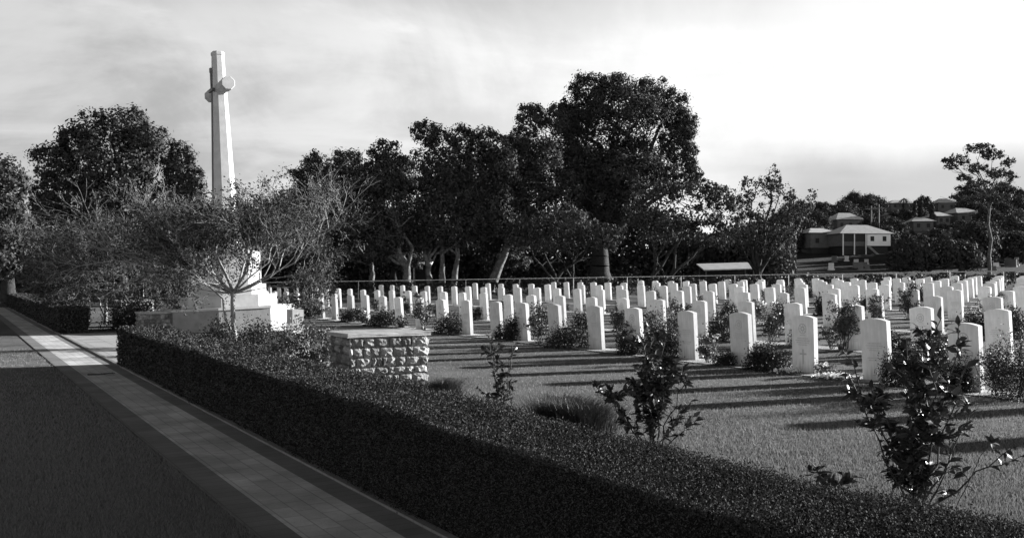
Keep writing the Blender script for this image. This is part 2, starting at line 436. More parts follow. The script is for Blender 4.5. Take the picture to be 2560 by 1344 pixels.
def cross_bm():
    bm = bmesh.new(); y0, y1 = -ST/2-.002, -ST/2+.004
    box(bm, -.012, .012, y0, y1, .13, .34); box(bm, -.06, -.0125, y0, y1, .262, .284); box(bm, .0125, .06, y0, y1, .262, .284)
    return bm

def make_stone(badge, lines, cross):
    o = bm_obj('headstone', stone_bm(), M['stone'])
    if badge: bm_obj('carved_badge', badge_bm(), M['carved'], o)
    if lines: bm_obj('inscription', lines_bm(lines), M['carved'], o)
    if cross: bm_obj('carved_cross', cross_bm(), M['carved'], o)
    return o
L1 = [(.49, .20, .012), (.46, .26, .013), (.43, .22, .012), (.40, .16, .011)]
PROTO = [make_stone(True, L1, True), make_stone(True, L1[:3]+[(.2, .2, .01), (.175, .16, .01)], False), make_stone(False, L1+[(.3, .22, .012), (.27, .18, .012)], False)]
FARP = make_stone(False, None, False)
used = set()
def copy_tree(o):
    c = o.copy(); COL.objects.link(c)
    for ch in list(o.children):
        k = ch.copy(); COL.objects.link(k); k.parent = c
    return c
RV = [10.4, 14.0, 18.6, 22.8, 26.4, 30.0, 33.4, 36.8, 40.2, 43.6]
ROWPX = {0: [2425, 2200, 2012, 1853, 1717, 1592, 1490, 1395, 1310, 1242, 1172, 1107], 1: [2505, 2310, 2140, 1990, 1868, 1752, 1652, 1560, 1480], 2: [2600, 2485, 2335, 2195, 2075, 1955], 3: [2520, 2392]}
ROW_U = {0: (6.9, 1.25), 1: (9.55, 1.40), 2: (11.3, 1.33), 3: (14.9, 1.33), 4: (17.3, 1.3), 5: (20.2, 1.3), 6: (22.8, 1.3), 7: (25.6, 1.3)}
ROW_U.update({k: (.614*RV[k], 1.17) for k in range(4, 10)})
DMAX = 48.6
def u_at(px, v):     # u where the row at v crosses the photograph's column px
    k = (px-1280)/F
    return (.8625-.506*k)*v/(.506+.8625*k)
stones = []          # (row, order, u, v)
LEAN = math.radians(-3.0)
for r in range(10):
    v = RV[r]; k = 0; pxs = list(ROWPX.get(r, [])); u = u_at(pxs[0], v) if pxs else ROW_U[r][0]; pxs = pxs[1:]
    while True:
        uu = u+random.uniform(-.05, .05); p = uv(uu, v)
        px = 1280+F*p[0]/p[1]
        if p[1] > DMAX: break
        if px < 2585 and not (random.random() < .04 and r > 2):
            k += 1; vv = v+random.uniform(-.03, .03); p = uv(uu, vv); z = float(G(p[0], p[1]))
            pr = FARP if p[1] > 26 else PROTO[(k+r) % 3]
            if pr in used: o = copy_tree(pr)
            else: o = pr; used.add(pr)
            T = Matrix.Translation((p[0], p[1], z)) @ Matrix.Rotation(LEAN+random.gauss(0, .008), 4, 'Y') @ Matrix.Rotation(math.radians(random.gauss(0, .6)), 4, 'X') @ Matrix.Rotation(math.radians(-58+random.gauss(0, 1.2)), 4, 'Z')
            o.matrix_world = T; o.scale = (1, 1, random.uniform(.985, 1.015))
            lab = 'white curved-top headstone, %s from the right in the %s row' % (ordinal(k), ROWN[r])
            if r == 0 and k == 1: lab = 'nearest white headstone, at the right end of the front row beside a shrub'
            tag(o, lab, 'headstone', 'white war grave headstones in rows')
            stones.append((r, k, uu, vv, px))
        if pxs: u = u_at(pxs.pop(0), v)
        else: u += ROW_U[r][1]
for k, uu in enumerate((5.55, 4.2, 2.9)):    # the front row goes on past the picture's edge: its shadows fall into view
    o = copy_tree(PROTO[k]); p = uv(uu, RV[0])
    o.matrix_world = Matrix.Translation((p[0], p[1], float(G(p[0], p[1])))) @ Matrix.Rotation(LEAN, 4, 'Y') @ Matrix.Rotation(math.radians(-58), 4, 'Z')
    tag(o, 'white headstone continuing the front row beyond the right edge of the picture', 'headstone', 'white war grave headstones in rows')
# gravel beds the rows stand in
for r in range(10):
    v = RV[r]; a = u_at(2700, v)-5; b = (DMAX+1-.506*v)/.8625
    strip('garden_bed', a, b, v-.34, v+.22, M['bed'], .010, n=30, rise=True)

# ------------------------------------------------------------------ shrubs
def shrub_leaves(w, h, n, leaf, dome=True, hollow=.55):
    """points through a shrub's volume, denser outside, in uneven clumps"""
    nc = max(14, int(18+n/60)); c = rand_dir(nc)*(rng.uniform(hollow, .92, nc)[:, None])
    c[:, 2] = np.abs(c[:, 2])*1.0
    p = c[rng.integers(0, nc, n)] + rng.normal(0, .15, (n, 3))
    p = p*np.array([w/2, w/2, h*.97]); p[:, 2] = np.maximum(p[:, 2], .01)
    return p
def round_bush(loc, w, h, label, group, n=None, m='bush', leaf=None):
    w, h = w*1.18, h*1.12; root = thing('round_bush', label, 'bush', loc, random.uniform(0, 6), group)
    d = loc[1]; leaf = leaf or float(np.clip(.0021*d, .022, .09)); n = n or int(np.clip(15*w*h/leaf**2, 400, 9000))
    p = shrub_leaves(w, h, n, leaf, hollow=.35)
    v, f = leaf_quads(p, leaf, leaf*.55, bias=p/np.array([w, w, h])*.8)
    mesh_obj('foliage', v, f, M[m], root)
    sg = []
    for i in range(5): sg += limb((0, 0, -.03), (random.uniform(-w, w)*.3, random.uniform(-w, w)*.3, h*.7), .012, .004, 3)[0]
    v, f = tubes(sg, 4); mesh_obj('stems', v, f, M['stem'], root)
    return root
def rose_bush(loc, w, h, label, group, n=None, flowers=0, m='rose', leaf=None):
    w, h = w*.9, h*.9; root = thing('rose_bush', label, 'bush', loc, random.uniform(0, 6), group)
    d = loc[1]; leaf = leaf or float(np.clip(.0023*d, .028, .09)); sg = []; pts = []; tips = []
    for i in range(int(6+w*6)):
        a = random.uniform(0, 2*PI); e = np.array([math.cos(a)*w*.5*random.uniform(.3, 1), math.sin(a)*w*.5*random.uniform(.3, 1), h*random.uniform(.55, 1.0)])
        s, q = limb((random.gauss(0, .03), random.gauss(0, .03), -.03), e, .008, .003, 6, .12); sg += s; tips.append(e)
        for k in range(4):
            b = q[random.randint(2, 5)]; e2 = b+np.array([random.gauss(0, .16)*w, random.gauss(0, .16)*w, random.uniform(.05, .22)*h]); e2[2] = min(e2[2], h)
            s2, q2 = limb(b, e2, .004, .002, 3, .1); sg += s2; pts += [q2[1], q2[2], q2[3], q2[3]]; tips.append(e2)
    pts = np.array(pts); n = n or int(np.clip(5.5*w*h/leaf**2, 250, 3000))
    p = pts[rng.integers(0, len(pts), n)]+rng.normal(0, .05*max(w, .5), (n, 3)); p[:, 2] = np.maximum(p[:, 2], .02)
    v, f = leaf_quads(p, leaf, leaf*.6, up=.4); mesh_obj('foliage', v, f, M[m], root)
    v, f = tubes(sg, 4); mesh_obj('stems', v, f, M['stem'], root)
    for k in range(flowers):
        c = tips[k % len(tips)]; q = c+rng.normal(0, .022, (16, 3)); v, f = leaf_quads(q, .05, .045, up=.5)
        mesh_obj('flower', v, f, M['petal'], root)
    return root

# bushes between the stones: (photo column, row, width m, height m, kind, flowers)
near = [(1258, 0, .42, .34, 'r', 0), (1345, 0, .55, .75, 'o', 0), (1425, 0, .85, .46, 'r', 0), (1282, 0, .34, .5, 'r', 0), (1452, 1, .5, .42, 'r', 0),
        (1553, 0, .5, .62, 'o', 0), (1655, 0, .62, .72, 'r', 0), (1580, 0, .5, .3, 'r', 0), (1775, 0, .52, .5, 'o', 2), (1805, 1, .6, .55, 'r', 0),
        (1925, 0, .72, .34, 'r', 0), (1912, 0, .55, .38, 'r', 0), (1812, 0, .42, .2, 'r', 0), (2062, 0, .34, .25, 'o', 3), (2252, 0, .48, .52, 'r', 0),
        (2236, 1, .4, .42, 'r', 0), (2300, 0, .65, .62, 'o', 0), (2385, 0, .4, .4, 'r', 0), (2440, 2, .62, .6, 'r', 0), (2490, 0, .7, .62, 'o', 0), (2545, 0, .6, .75, 'r', 0),
        (1125, 0, .75, .5, 'r', 0), (1060, 0, .7, 1.0, 'o', 0), (1092, 1, .6, .5, 'o', 0), (960, 0, 1.0, .45, 'r', 0), (1002, 0, .5, .4, 'o', 0), (875, 0, .6, .45, 'r', 0), (905, 0, .5, .5, 'o', 2),
        (1925, 1, .75, .95, 'o', 2), (2112, 1, .75, 1.15, 'o', 0), (2080, 1, .55, .5, 'o', 0), (1700, 1, .6, .95, 'o', 0), (1610, 1, .6, .6, 'o', 0), (1542, 1, .6, .7, 'o', 1), (2190, 2, .6, .9, 'o', 0),
        (2010, 1, .5, .45, 'r', 0), (2395, 1, .5, .5, 'o', 2), (2330, 1, .5, .45, 'r', 0), (1890, 2, .6, .8, 'o', 0), (1960, 2, .6, .55, 'r', 0), (1480, 2, .6, .7, 'o', 0), (1350, 1, .6, .55, 'r', 0),
        (1240, 1, .6, .6, 'o', 0), (1190, 1, .5, .4, 'r', 0), (1010, 1, .6, .5, 'r', 0), (940, 1, .6, .5, 'o', 0), (800, 0, .8, .7, 'o', 2), (770, 0, .8, .6, 'r', 0), (835, 1, .7, .6, 'o', 0),
        (720, 0, .9, .8, 'o', 0), (2480, 3, .7, .8, 'o', 0), (2530, 2, .6, .6, 'r', 0), (2275, 3, .7, .9, 'o', 1), (2060, 3, .6, .6, 'r', 0), (1770, 3, .7, .8, 'o', 0), (1640, 3, .6, .6, 'r', 0), (1820, 2, .6, .5, 'r', 0)]
seen_lab = set()
def near_stone(px, r):
    c = [s for s in stones if s[0] == r]; return min(c, key=lambda s: abs(s[4]-px))
def uniq(base, alts):
    for a in alts:
        t = base.replace('@', a)
        if t not in seen_lab: seen_lab.add(t); return t
    raise RuntimeError(base)
for px, r, w, h, k, fl in near:
    v = RV[r]+random.uniform(-.22, -.12); u = u_at(px, v); p = uv(u, v); p[2] = float(G(p[0], p[1]))
    s = near_stone(px, r); side = 'left' if px < s[4] else 'right'
    what = {'r': '@ dark rounded bush', 'o': '@ loose rose bush'}[k]
    if fl: what = '@ flowering rose bush'
    first = 'low' if h < .36 else ('tall' if h > .74 else 'small' if w < .5 else 'middling')
    lab = uniq('%s just %s of the %s headstone from the right, %s row' % (what, side, ordinal(s[1]), ROWN[r]), [first, 'broad', 'smaller', 'leafy', 'dense'])
    (round_bush if k == 'r' else rose_bush)(p, w, h, lab, 'bushes between the headstones', **({'flowers': fl} if k == 'o' else {}))
# background rows
for r in range(1, 10):
    v = RV[r]
    c = [s for s in stones if s[0] == r]
    for i in range(0, len(c)-1):
        if random.random() < (.16 if r < 4 else .24):
            s = c[i]
            if s[4] > 2540 or s[4] < 640: continue
            u = s[2]+.62; vv = v-.15; p = uv(u, vv); p[2] = float(G(p[0], p[1])); px = 1280+F*p[0]/p[1]
            if any(q[1] == r and abs(q[0]-px) < 25 for q in near): continue
            k = random.random() < .5; w, h = random.uniform(.4, .7), random.uniform(.35, .75)
            lab = uniq('@ %s bush just left of the %s headstone from the right, %s row' % ('dark' if k else 'loose rose', ordinal(s[1]), ROWN[r]), ['small', 'distant', 'low'])
            (round_bush if k else rose_bush)(p, w, h, lab, 'bushes between the headstones')

# pale ground-cover flowers at the foot of the fourth stone
for k, px in enumerate((1968, 2075, 2100)):
    v = RV[0]-.3; p = uv(u_at(px, v), v); root = thing('flower_clump', ['clump of white flowers left of the fourth headstone, front row', 'clump of white flowers right of the fourth headstone, front row', 'smallest white flower clump, right of the fourth headstone, front row'][k], 'flowers', p, 0, 'white flowers at the foot of the stones')
    q = rng.normal(0, 1, (160, 3))*np.array([.10, .05, .02])+np.array([0, 0, .045]); vv, f = leaf_quads(q, .035, .03, up=1); mesh_obj('blooms', vv, f, M['petal'], root)
    q = rng.normal(0, 1, (200, 3))*np.array([.11, .06, .012])+np.array([0, 0, .02]); vv, f = leaf_quads(q, .04, .02, up=.6); mesh_obj('foliage', vv, f, M['rose'], root)

# ------------------------------------------------------------------ camellias and grass tufts behind the hedge
def camellia(loc, h, w, label, nst=7, dens=1.0, stems=None, seed=1, L0=.075):
    random.seed(seed)
    root = thing('camellia_shrub', label, 'shrub', loc, 0, 'young camellias planted behind the hedge')
    sg = []; B = []; T = []
    def leafy(q, n, spread=.03):
        for k in range(n):
            i = random.randint(0, len(q)-2); f = random.random(); b = q[i]*(1-f)+q[i+1]*f; ax = unit(q[i+1]-q[i])
            t = ax*random.uniform(.1, .9)+np.array([random.gauss(0, .7), random.gauss(0, .7), random.gauss(.05, .4)])
            B.append(b); T.append(t)
    for k in range(nst if stems is None else len(stems)):
        if stems is None:
            a = 2*PI*k/nst+random.uniform(-.4, .4); r = w/2*random.uniform(.35, 1.0); e = np.array([math.cos(a)*r, math.sin(a)*r, h*random.uniform(.55, 1)])
            ld = 1.0
        else:
            ex, ez, ld = stems[k]; e = np.array([ex, random.uniform(-.3, .3)*w, ez])
        s, q = limb((random.gauss(0, .018), random.gauss(0, .018), -.03), e, .0075, .0028, 8, .10); sg += s
        leafy(q[2:], int(22*dens*ld)); leafy(q[-3:], int(14*dens*ld))
        for j in range(int(9*dens*ld)+1):
            i = random.randint(2, 7); b = q[i]; e2 = b+np.array([random.gauss(0, .07), random.gauss(0, .07), random.uniform(.03, .13)])
            s2, q2 = limb(b, e2, .004, .002, 3, .08); sg += s2; leafy(q2, int(9*ld)+1); leafy(q2[-2:], int(6*ld)+1)
    B = np.array(B); T = np.array(T); n = len(B)
    nr = np.array([0, 0, 1.])+rng.normal(0, .55, (n, 3)); Ls = rng.uniform(.6, 1.15, n)*L0; v, f = big_leaves(B, T, nr, Ls, Ls*.45)
    v[:, 2] = np.maximum(v[:, 2], .015)
    mesh_obj('foliage', v, f, M['camellia'], root, smooth=True)
    v, f = tubes(sg, 5); mesh_obj('stems', v, f, M['stem'], root)
    return root
camellia(P(2298, 1272, 5.6)*np.array([1, 1, 0]), 1.12, .8, 'largest camellia, tall and open with glossy leaves, right foreground', dens=.62, seed=11,
         stems=[(.12, 1.12, 1.3), (.02, .98, 1.2), (.2, .85, 1.1), (-.40, .92, 1.2), (-.46, .80, .9), (-.26, .72, 1.2), (.1, .62, 1.3), (.38, .55, .35), (.44, .40, .4), (-.1, .5, 1.1), (.25, .3, .3), (-.18, .25, .5), (.05, .75, 1.2), (.12, 1.02, 1.2), (.20, 1.08, .9)])
camellia(P(1632, 1128, 7.4)*np.array([1, 1, 0]), .97, .75, 'middle camellia, dense top and one low side branch, between its two neighbours', dens=.56, seed=5,
         stems=[(-.02, .97, 1.3), (.06, .85, 1.4), (-.1, .86, 1.4), (.13, .76, 1.3), (-.04, .66, 1.4), (-.46, .55, .9), (-.40, .50, .9), (.05, .55, 1.3), (.30, .42, .5), (.26, .62, .7), (.34, .28, .4), (-.12, .72, 1.2), (.0, .45, 1.1), (.10, .92, 1.2)])
camellia(P(1252, 1022, 9.8)*np.array([1, 1, 0]), .78, .5, 'smallest camellia with few leaves on thin stems, beside the rough stone pier', dens=.36, seed=9,
         stems=[(-.12, .78, .8), (-.1, .6, .7), (.12, .66, .8), (.16, .7, .5), (-.05, .42, .9), (.03, .4, .8), (-.24, .25, .25), (.14, .3, .4)])
camellia(P(2085, 1243, 5.9)*np.array([1, 1, 0]), .2, .25, 'single small sprout with a few long leaves, left of the largest camellia', nst=3, dens=.1, seed=4, L0=.085)
random.seed(77)
# two bare arching canes at the right
root = thing('bare_cane', 'thin bare arching cane with a few leaves at its tip, right of the largest camellia', 'cane', P(2375, 1300, 5.35)*np.array([1, 1, 0]))
s, q = limb((0, 0, -.02), (.26, .05, .42), .004, .002, 8, .05, .10); v, f = tubes(s, 4); mesh_obj('stem', v, f, M['stem'], root)
B = np.tile(q[-1], (7, 1)); v, f = big_leaves(B, rand_dir(7)+np.array([.4, 0, .3]), np.tile([0, 0, 1.], (7, 1))+rng.normal(0, .4, (7, 3)), np.full(7, .06), np.full(7, .028)); mesh_obj('foliage', v, f, M['camellia'], root)

def tuft(loc, w, dpt, h, n, label):
    root = thing('grass_tuft', label, 'grass tuft', loc, UANG, 'strappy grass tufts behind the hedge')
    x = rng.normal(0, w/5.2, n); y = rng.normal(0, dpt/5, n); b = np.stack([x, y, np.zeros(n)], 1)
    lean = np.stack([x/w*1.6, y/dpt*1.6, np.zeros(n)], 1)+rng.normal(0, .35, (n, 3)); lean[:, 2] = 0
    L = h*rng.uniform(.7, 1.2, n); side = unit(np.cross(lean+1e-4, np.array([0, 0, 1.])))*.0035
    ms = []
    prev = b; P_ = []
    for t in (0, .4, .75, 1.0):
        c = b+lean*(L*t**1.6)[:, None]*.9; c[:, 2] = L*(t*1.15-.45*t*t); wdt = (1-t)*.85+.15
        P_ += [c-side*wdt, c+side*wdt]
    v = np.stack(P_, 1).reshape(-1, 3); o = (np.arange(n)*8)[:, None]
    f = np.concatenate([o+np.array(q) for q in ((0, 1, 3, 2), (2, 3, 5, 4), (4, 5, 7, 6))])
    mesh_obj('blades', v, f, M['strap'], root)
    return root
t0 = P(1425, 1062, 8.75)*np.array([1, 1, 0]); tuft(t0, 1.15, .6, .29, 5200, 'dark mounded tuft of long grass behind the hedge, left of the middle camellia')
tuft(P(1110, 978, 11.2)*np.array([1, 1, 0]), .55, .4, .2, 1600, 'small dark grass tuft at the foot of the rough stone pier')

# ------------------------------------------------------------------ rough stone pier and pale pedestal
def rough_pier(loc, lu, lv, h, label, group, rz=UANG):
    root = thing('stone_pier', label, 'stone pier', loc, rz, group)
    bm = bmesh.new(); box(bm, -lu/2+.03, lu/2-.03, -lv/2+.03, lv/2-.03, -.05, h-.06); 
    core = bm_obj('pier_core', bm, M['rock'], root)
    bm = bmesh.new()
    def block(o, a, b, n, x0, x1, z0, z1):   # one rock-faced stone on a wall face
        g = 4; grid = []
        for i in range(g+1):
            row = []
            for j in range(g+1):
                s, t = i/g, j/g; edge = min(s, 1-s, t, 1-t)
                dep = .034+(random.uniform(.002, .030) if edge > .2 else (random.uniform(0, .014) if edge > 0 else -.008))
                q = Vector(o)+Vector(a)*(x0+(x1-x0)*s)+Vector(b)*(z0+(z1-z0)*t)+Vector(n)*dep
                q += Vector(a)*random.uniform(-.006, .006)+Vector(b)*random.uniform(-.006, .006)
                row.append(bm.verts.new(q))
            grid.append(row)
        for i in range(g):
            for j in range(g): bm.faces.new((grid[i][j], grid[i+1][j], grid[i+1][j+1], grid[i][j+1]))
    faces = [((-lu/2+.03, -lv/2, 0), (0, 1, 0), (-1, 0, 0), lv), ((-lu/2, lv/2-.03, 0), (1, 0, 0), (0, 1, 0), lu), ((lu/2-.03, -lv/2, 0), (0, 1, 0), (1, 0, 0), lv), ((-lu/2, -lv/2+.03, 0), (1, 0, 0), (0, -1, 0), lu)]
    for o, a, n, L in faces:
        z = 0.0
        while z < h-.06:
            dz = min(random.uniform(.075, .125), h-.05-z); x = 0
            while x < L-.02:
                dx = min(random.uniform(.06, .19), L-x)
                block(o, a, (0, 0, 1), n, x+.004, x+dx-.004, z+.004, z+dz-.004); x += dx
            z += dz
    bm_obj('rock_facing', bm, M['rock'], root)
    bm = bmesh.new(); box(bm, -lu/2-.03, lu/2+.03, -lv/2-.03, lv/2+.03, h-.046, h); bmesh.ops.subdivide_edges(bm, edges=bm.edges[:], cuts=4, use_grid_fill=True)
    for w in bm.verts: w.co += Vector((random.uniform(-1, 1), random.uniform(-1, 1), random.uniform(-.6, .6)))*.009
    bm_obj('cap_slab', bm, M['cap'], root)
    return root
rough_pier(uv(10.62, 4.40), .62, .98, .71, 'rough stone pier with a pale cap slab, just behind the long hedge', 'rough stone piers by the hedges')
rough_pier(uv(27.6, 4.3), .8, .9, .72, 'rough stone pier beside the shorter hedge, behind the left young tree', 'rough stone piers by the hedges')
rough_pier(uv(24.6, 4.6), .55, 1.3, .5, 'low rough stone block near the dark bush left of the cross', 'rough stone piers by the hedges')
root = thing('stone_pedestal', 'small white stone pedestal behind rose leaves, right of the cross steps', 'pedestal', P(738, 915, 15)*np.array([1, 1, 0]), math.radians(-58))
bm = bmesh.new(); box(bm, -.20, .20, -.16, .16, -.03, .50); bevel_all(bm, .012); bm_obj('base_block', bm, M['white'], root)
bm = bmesh.new(); box(bm, -.13, .13, -.09, .09, .5, .84); bevel_all(bm, .012); bm_obj('upright_block', bm, M['white'], root)

# ------------------------------------------------------------------ memorial cross
CU, CV = 24.8, 6.2
cp = uv(CU, CV)
cr = thing('memorial_cross', 'tall white stone memorial cross on octagonal steps, rising behind the young tree', 'memorial cross', cp, UANG)
cr.rotation_mode = 'QUATERNION'
cr.rotation_quaternion = (Matrix.Rotation(math.radians(-2.6), 4, 'Y') @ Matrix.Rotation(UANG, 4, 'Z')).to_quaternion()
def octa(rings, apo=True):
    """lofted octagon: rings of (apothem, z)"""
    bm = bmesh.new(); R = []
    for a, z in rings:
        r = a/math.cos(PI/8); R.append([bm.verts.new((r*math.cos(PI/8+i*PI/4), r*math.sin(PI/8+i*PI/4), z)) for i in range(8)])
    for k in range(len(R)-1):
        for i in range(8): bm.faces.new((R[k][i], R[k][(i+1) % 8], R[k+1][(i+1) % 8], R[k+1][i]))
    bm.faces.new(R[-1]); bm.faces.new(list(reversed(R[0])))
    return bm
bm = octa([(1.5, -.06), (1.5, .53)]); bevel_all(bm, .015); bm_obj('platform', bm, M['grey'], cr)
bm = octa([(1.535, .531), (1.535, .585)]); bevel_all(bm, .01); bm_obj('platform_edge', bm, M['white'], cr)
bm = octa([(1.10, .586), (1.10, .87)]); bevel_all(bm, .012); bm_obj('step', bm, M['white'], cr)
bm = octa([(.87, .872), (.87, 1.13)]); bevel_all(bm, .012); bm_obj('step', bm, M['white'], cr)
bm = octa([(.77, 1.132), (.77, 1.93), (.70, 2.0)]); bevel_all(bm, .012); bm_obj('plinth', bm, M['white'], cr)
bm = octa([(.42, 2.0), (.40, 2.22), (.33, 2.34), (.305, 2.42), (.145, 6.98), (.16, 7.0), (.16, 7.06), (.13, 7.09)]); bm_obj('shaft', bm, M['white'], cr)
zc = 6.12
bm = octa([(.150, -.93), (.162, -.91), (.162, -.66), (.148, -.62), (.148, .62), (.162, .66), (.162, .91), (.150, .93)])
bmesh.ops.rotate(bm, verts=bm.verts, cent=(0, 0, 0), matrix=Matrix.Rotation(PI/2, 3, 'Y')); bmesh.ops.translate(bm, verts=bm.verts, vec=(0, 0, zc))
bm_obj('cross_arm', bm, M['white'], cr)
# bronze sword on the side facing the path (local +y = -v)
bm = bmesh.new()
def shf(z): return .305+(z-2.42)*(.145-.305)/(6.98-2.42)
pr = [(.0, 3.0), (.035, 3.25), (.055, 5.9), (.04, 6.05)]
R = []
for w, z in pr:
    y = shf(z); R.append([bm.verts.new(c) for c in ((-w-.002, y+.004, z), (0, y+.032, z), (w+.002, y+.004, z))])
for k in range(3):
    for i in range(2): bm.faces.new((R[k][i], R[k][i+1], R[k+1][i+1], R[k+1][i]))
box(bm, -.20, .20, .165, .225, 6.06, 6.13); box(bm, -.025, .025, .155, .215, 6.131, 6.55); box(bm, -.05, .05, .15, .22, 6.551, 6.66)
bm_obj('bronze_sword', bm, M['bronze'], cr)

# ------------------------------------------------------------------ young crape myrtles
def myrtle(loc, h, spread, label, seed, fork, leafn, stems, low=0):
    global rng
    random.seed(seed)
    root = thing('young_tree', label, 'tree', loc, 0, 'young open-branched trees by the hedges')
    sg = []; tips = []
    def grow(p, d, L, r, lev):
        n = 4; q = p.copy(); dd = d.copy()
        for i in range(n):
            dd = unit(dd+np.array([random.gauss(0, .10), random.gauss(0, .10), .05*(lev < 2)]))
            e = q+dd*L/n; sg.append(list(q)+list(e)+[max(r*(1-i*.10), .0022), max(r*(1-(i+1)*.10), .0018)])
            if lev >= 2: tips.append(e.copy())
            if lev < 5 and i >= 1 and random.random() < (.75 if lev < 3 else .45):
                a = random.uniform(0, 2*PI); s = unit(np.cross(dd, np.array([math.cos(a), math.sin(a), .3])))
                grow(e, unit(dd*.75+s*.65+np.array([0, 0, .12])), L*random.uniform(.5, .75), r*.5, lev+1)
            q = e
        if lev < 5:
            for k in range(2):
                a = random.uniform(0, 2*PI); s = unit(np.cross(dd, np.array([math.cos(a), math.sin(a), .2])))
                grow(q, unit(dd+s*.45), L*random.uniform(.6, .8), r*.62, lev+1)
    for (ax, ay, az, L, r) in stems:
        grow(np.array([0, 0, fork]), unit(np.array([ax, ay, az], float)), L, r, 0)
    sg += limb((0, 0, -.05), (0, 0, fork+.02), .055, .045, 5, .04)[0]
    s2, q2 = limb((.02, .02, -.05), (-.22, .1, fork*.9), .035, .025, 5, .06); sg += s2
    grow(q2[-1], unit(np.array([-.75, .1, .75])), h*.26, .022, 0)
    def spread_out(q):                       # flatten and widen what stands above the fork
        t = np.clip((q[:, 2]-fork*.8)/(fork*.8), 0, 1)[:, None]
        w = q.copy(); w[:, :2] *= 1+.17*t; w[:, 2] -= .18*np.maximum(q[:, 2]-fork, 0); return w
    v, f = tubes(sg, 5); mesh_obj('trunk', spread_out(v), f, M['twig'], root)
    tp = spread_out(np.array(tips)); n = leafn
    p = tp[rng.integers(0, len(tp), n)]+rng.normal(0, .05, (n, 3))
    v, f = leaf_quads(p, .058, .029, up=.3); mesh_obj('crown', v, f, M['leafmyrtle'], root)
    print('myrtle', len(sg), len(tips), tp.min(0), tp.max(0))
    return root
ST1 = [(-.35, .2, 1, 1.0, .034), (.35, -.2, 1, 1.0, .034), (.95, .1, .55, 1.25, .03), (-.95, -.1, .55, 1.25, .03), (.2, .7, .9, .9, .026), (-.2, -.7, .85, .85, .026), (.6, .4, .9, .95, .026), (-.65, .3, .85, .95, .026), (-1, .3, .32, .95, .024), (1, -.3, .36, .95, .024), (-.5, -.8, .45, .8, .022), (-1, -.5, .10, .8, .018), (.9, .5, .12, .7, .018), (-.3, -1, .12, .7, .018)]
myrtle(P(582, 863, 18.8)*np.array([1, 1, 0]), 3.8, 2.1, 'larger young tree with a slim pale trunk and fine leaves, in front of the cross', 3, 1.02, 38000, ST1)
myrtle(P(265, 806, 27.0)*np.array([1, 1, 0]), 3.6, 2.0, 'young tree beside the shorter hedge, left of the one before the cross', 8, .78, 50000, ST1)

# bushes around the cross terrace
rose_bush(P(705, 905, 14.4)*np.array([1, 1, 0]), .9, .92, 'sunlit leafy rose bush in front of the white pedestal', 'garden bushes near the cross', n=1500, flowers=3, m='rose', leaf=.045)
rose_bush(P(795, 930, 12.4)*np.array([1, 1, 0]), .95, .98, 'dark tall rose bush touching the left side of the rough stone pier', 'garden bushes near the cross', n=2600, flowers=5, leaf=.04)
round_bush(P(640, 868, 17.0)*np.array([1, 1, 0]), .85, .62, 'dark rounded bush right of the young tree trunk, before the cross steps', 'garden bushes near the cross', n=3500, leaf=.045)
round_bush(P(545, 868, 18.2)*np.array([1, 1, 0]), .75, .52, 'dark rounded bush left of the young tree trunk, before the cross steps', 'garden bushes near the cross', n=3500, leaf=.045)
round_bush(P(328, 820, 24.5)*np.array([1, 1, 0]), 1.3, .95, 'large dark bush between the left young tree and the cross platform', 'garden bushes near the cross', n=5000, leaf=.06)
round_bush(P(462, 800, 29)*np.array([1, 1, 0]), .9, .9, 'dark bush behind the cross platform, at its left', 'garden bushes near the cross', n=2500, leaf=.06)
rose_bush(P(200, 815, 26.5)*np.array([1, 1, 0]), 1.0, .8, 'loose bush behind the shorter hedge, beside the far stone pier', 'garden bushes near the cross', n=900, leaf=.06)

# ------------------------------------------------------------------ fence at the back of the graves
fr = thing('rail_fence', 'low pipe rail fence crossing behind the last rows of headstones', 'fence', (0, 0, 0))
FY = 50.0; sg = []; pz = []
xsF = np.arange(-22, 34.1, 2.8)
tops = [(x, FY, float(G(x, FY))+.985) for x in xsF]
for a, b in zip(tops[:-1], tops[1:]): sg.append(list(a)+list(b)+[.024, .024])
v, f = tubes(sg, 6); mesh_obj('top_rail', v, f, M['metal'], fr)
for x, y, z in tops:
    v, f = tubes([[x, y, z-1.05, x, y, z, .02, .02]], 6); mesh_obj('fence_post', v, f, M['metal'], fr)
def long_bush(name, label, x0, x1, y, w, h, n, leaf, m='bush'):
    root = thing(name, label, 'hedge', ((x0+x1)/2, y, 0))
    x = rng.uniform(x0, x1, n); hh = h*(1+.10*np.sin(x*1.7)+.06*np.sin(x*4.1))
    p = np.stack([x, y+rng.normal(0, w/3, n), G(x, np.full(n, y))+hh*np.sqrt(rng.uniform(0, 1, n))], 1)
    p[:, 0] -= (x0+x1)/2; p[:, 1] -= y
    v, f = leaf_quads(p, leaf, leaf*.6); mesh_obj('foliage', v, f, M[m], root); return root
long_bush('boundary_hedge', 'low dark boundary hedge just behind the rail fence', -24, 36, 51.2, .6, .86, 16000, .16)

